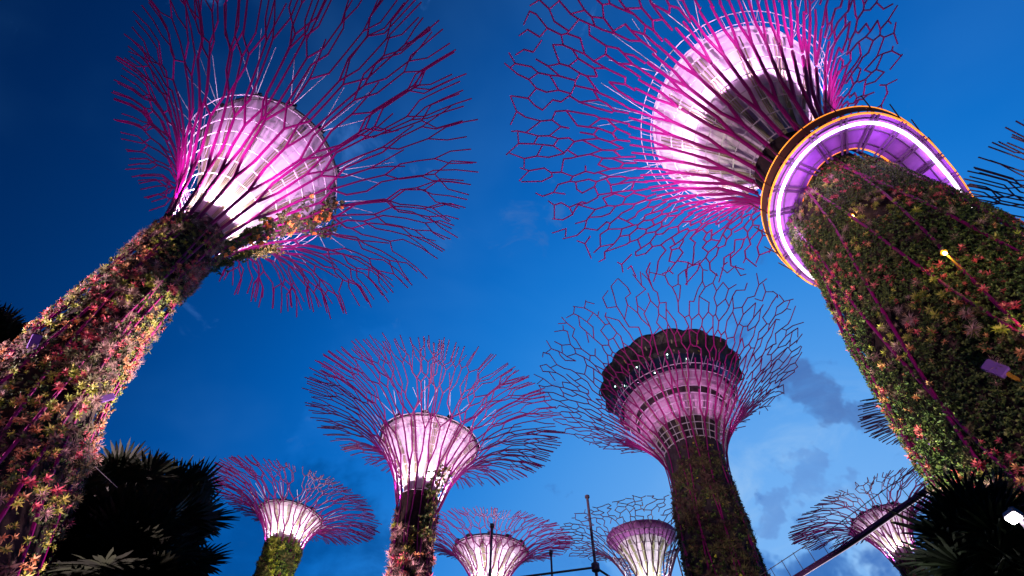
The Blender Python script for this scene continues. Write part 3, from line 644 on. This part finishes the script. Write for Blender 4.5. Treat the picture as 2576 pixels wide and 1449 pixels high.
# ------------------------------------------------------------------ palms
def fan_leaf(base, d, L, petiole, rs, nb=26, spread=2.5, w=.06):
    """one fan palm frond: returns MB; d = direction of the petiole"""
    mb = MB(); d = np.array(d, float); d /= np.linalg.norm(d); base = np.array(base, float)
    tip = base + d * petiole; dr = np.array([0, 0, -.12 * petiole]); tubes(mb, [base, base + d * petiole * .5 + dr * .2], [base + d * petiole * .5 + dr * .2, tip + dr], .022, .014, M['palm'], 4)
    tip = tip + dr; side = np.cross(d, [0, 0, 1.]); side /= np.linalg.norm(side) + 1e-9; upn = np.cross(side, d); upn = upn * math.cos(.5) + side * rs.uniform(-.4, .4); upn /= np.linalg.norm(upn)
    side = np.cross(d, upn); side /= np.linalg.norm(side)
    V = []; F = []
    for k in range(nb):
        a = (k / (nb - 1) - .5) * spread * 2 + rs.uniform(-.03, .03); l = L * (1 - .25 * abs(a) / spread) * rs.uniform(.88, 1.06); b = d * math.cos(a) + side * math.sin(a); c = np.cross(upn, b)
        droop = rs.uniform(.05, .25); n0 = len(V)
        for s, ww in ((0.02, .12), (.45, 1.), (.78, .75), (1., .06)):
            p = tip + b * l * s + np.array([0, 0, -droop * l * s * s]) + upn * .0
            V += [p - c * w * ww + upn * (.015 if k % 2 else 0), p + c * w * ww + upn * (0 if k % 2 else .015)]
        for s in range(3): q = n0 + 2 * s; F.append((q, q + 1, q + 3, q + 2))
    mb.add(V, F, M['palm']); return mb
def palm(base, h, label, nf, L, pet, seed, group='dark fan palms', w=.056, lo=-.75, nb=40):
    rs = np.random.RandomState(seed); x, y = base; o = thing('fan_palm', label, 'palm', (x, y, 0), group)
    mb = MB(); zs = np.linspace(0, h, 12); lathe(mb, [(.20 - .06 * z / h + .015 * (k % 2), z, .12 * math.sin(z * .5), .1 * math.cos(z * .4)) for k, z in enumerate(zs)], M['bark'], 12, x, y); mb.build('trunk', o)
    top = np.array([x + .12 * math.sin(h * .5), y + .1 * math.cos(h * .4), h])
    for k in range(nf):
        az = k * 2.4 + rs.uniform(-.2, .2); el = lo + (1.35 - lo) * ((k + .5) / nf) ** .9; d = (math.cos(az) * math.cos(el), math.sin(az) * math.cos(el), math.sin(el))
        fan_leaf(top + [0, 0, -.5 * (1 - k / nf)], d, L * rs.uniform(.85, 1.1), pet * rs.uniform(.8, 1.15), rs, nb, 2.2, w).build('frond', o)
def at(az, D): return (math.sin(R(az)) * D, math.cos(R(az)) * D)
PALMS = [  # az, D, crown z, label, fronds, L, petiole, seed
    (-39.5, 19.5, 11.2, 'tall dark fan palm rising just right of the flower clad trunk', 17, 1.35, 1.3, 1),
    (-35.2, 20.5, 11.7, 'dark fan palm with large round fronds in the lower left palm clump', 15, 1.45, 1.4, 2),
    (-33.4, 19.0, 9.8, 'rightmost dark fan palm of the lower left clump, fronds spread against the sky', 14, 1.4, 1.5, 3),
    (-37.5, 17.5, 9.0, 'low dense dark fan palm in front of the lower left clump', 34, 1.25, 1.1, 4),
    (-35.5, 16.5, 8.4, 'lowest dark fan palm at the bottom edge beside the flower clad trunk', 36, 1.25, 1.1, 5),
    (-43.0, 18.5, 9.8, 'dark fan palm partly behind the base of the flower clad trunk', 36, 1.25, 1.0, 6),
    (-57.5, 25.5, 17.0, 'distant dark palm showing at the far left edge', 30, 1.3, 1.2, 7)]
for az, D, z, lab, nf, L, pe, sd in PALMS: palm(at(az, D), z, lab, nf, L, pe, sd)
palm(at(43.9, 9.2), 5.35, 'close dark fan palm at the bottom right in front of the ivy covered trunk', 70, .74, .62, 8, 'dark fan palms', .022, -1.1, 34)
palm(at(46.5, 8.8), 4.2, 'lower dark fan palm at the bottom right beside the dazzling floodlight pole', 56, .78, .62, 9, 'dark fan palms', .022, -1.1, 34)

# ------------------------------------------------------------------ masts and wire
def mast():
    o = thing('steel_mast', 'grey steel mast with two side arms between the two bottom centre trees', 'mast', (4.1, 23.65, 0))
    mb = MB(); tubes(mb, [(4.1, 23.65, 0)], [(4.1, 23.65, 17.85)], .09, .065, M['grey'], 10, 0); mb.build('pole', o, smooth=True)
    mb = MB(); lathe(mb, [(.09, 17.78), (.12, 17.8), (.12, 17.9), (.02, 17.95)], M['grey'], 12, 4.1, 23.65); mb.build('cap', o)
    mb = MB(); lathe(mb, [(.10, 14.05), (.19, 14.1), (.19, 14.4), (.10, 14.45)], M['grey'], 12, 4.1, 23.65); mb.build('collar', o)
    for e in ((-3., 23.9, 13.3), (7.6, 25.5, 13.0)):
        mb = MB(); tubes(mb, [(4.1, 23.65, 14.25)], [e], .05, .05, M['grey'], 8); mb.build('arm', o, smooth=True)
mast()
for (x, y, h, r, lab) in ((-.86, 30., 20.1, .09, 'thin grey post in front of the lilac banded funnel'), (2.66, 29.9, 18.45, .07, 'short thin grey post between the two bottom centre trees'), (18.2, 54., 32.6, .10, 'leaning grey post behind the trunk of the tree with the bar')):
    o = thing('lamp_post', lab, 'post', (x, y, 0), 'thin grey posts'); mb = MB(); tubes(mb, [(x, y, 0)], [(x, y, h)], r * 1.3, r * .8, M['grey'], 8, 0); mb.build('pole', o, smooth=True)
    mb = MB(); box(mb, (x, y, h - .05), (r * 3, r * 3, .18), M['grey']); mb.build('cap', o)
def wire():
    a, b = np.array((-10.59, 11.32, 10.0)), np.array((-12.1, 20.7, 13.2)); mb = MB(); k = np.linspace(0, 1, 14)[:, None]; P = a + (b - a) * k; P[:, 2] -= .25 * np.sin(np.pi * k[:, 0]); poly(mb, P, .007, M['wire'], 4)
    o = mb.build('wire', None); o['label'] = 'thin wire running from the flower clad trunk across the dark palms'; o['category'] = 'wire'
wire()
mb = MB(); mb.add([(-3000, -3000, 0), (3000, -3000, 0), (3000, 3000, 0), (-3000, 3000, 0)], [(0, 1, 2, 3)], M['ground']); g = mb.build('ground'); g['kind'] = 'structure'
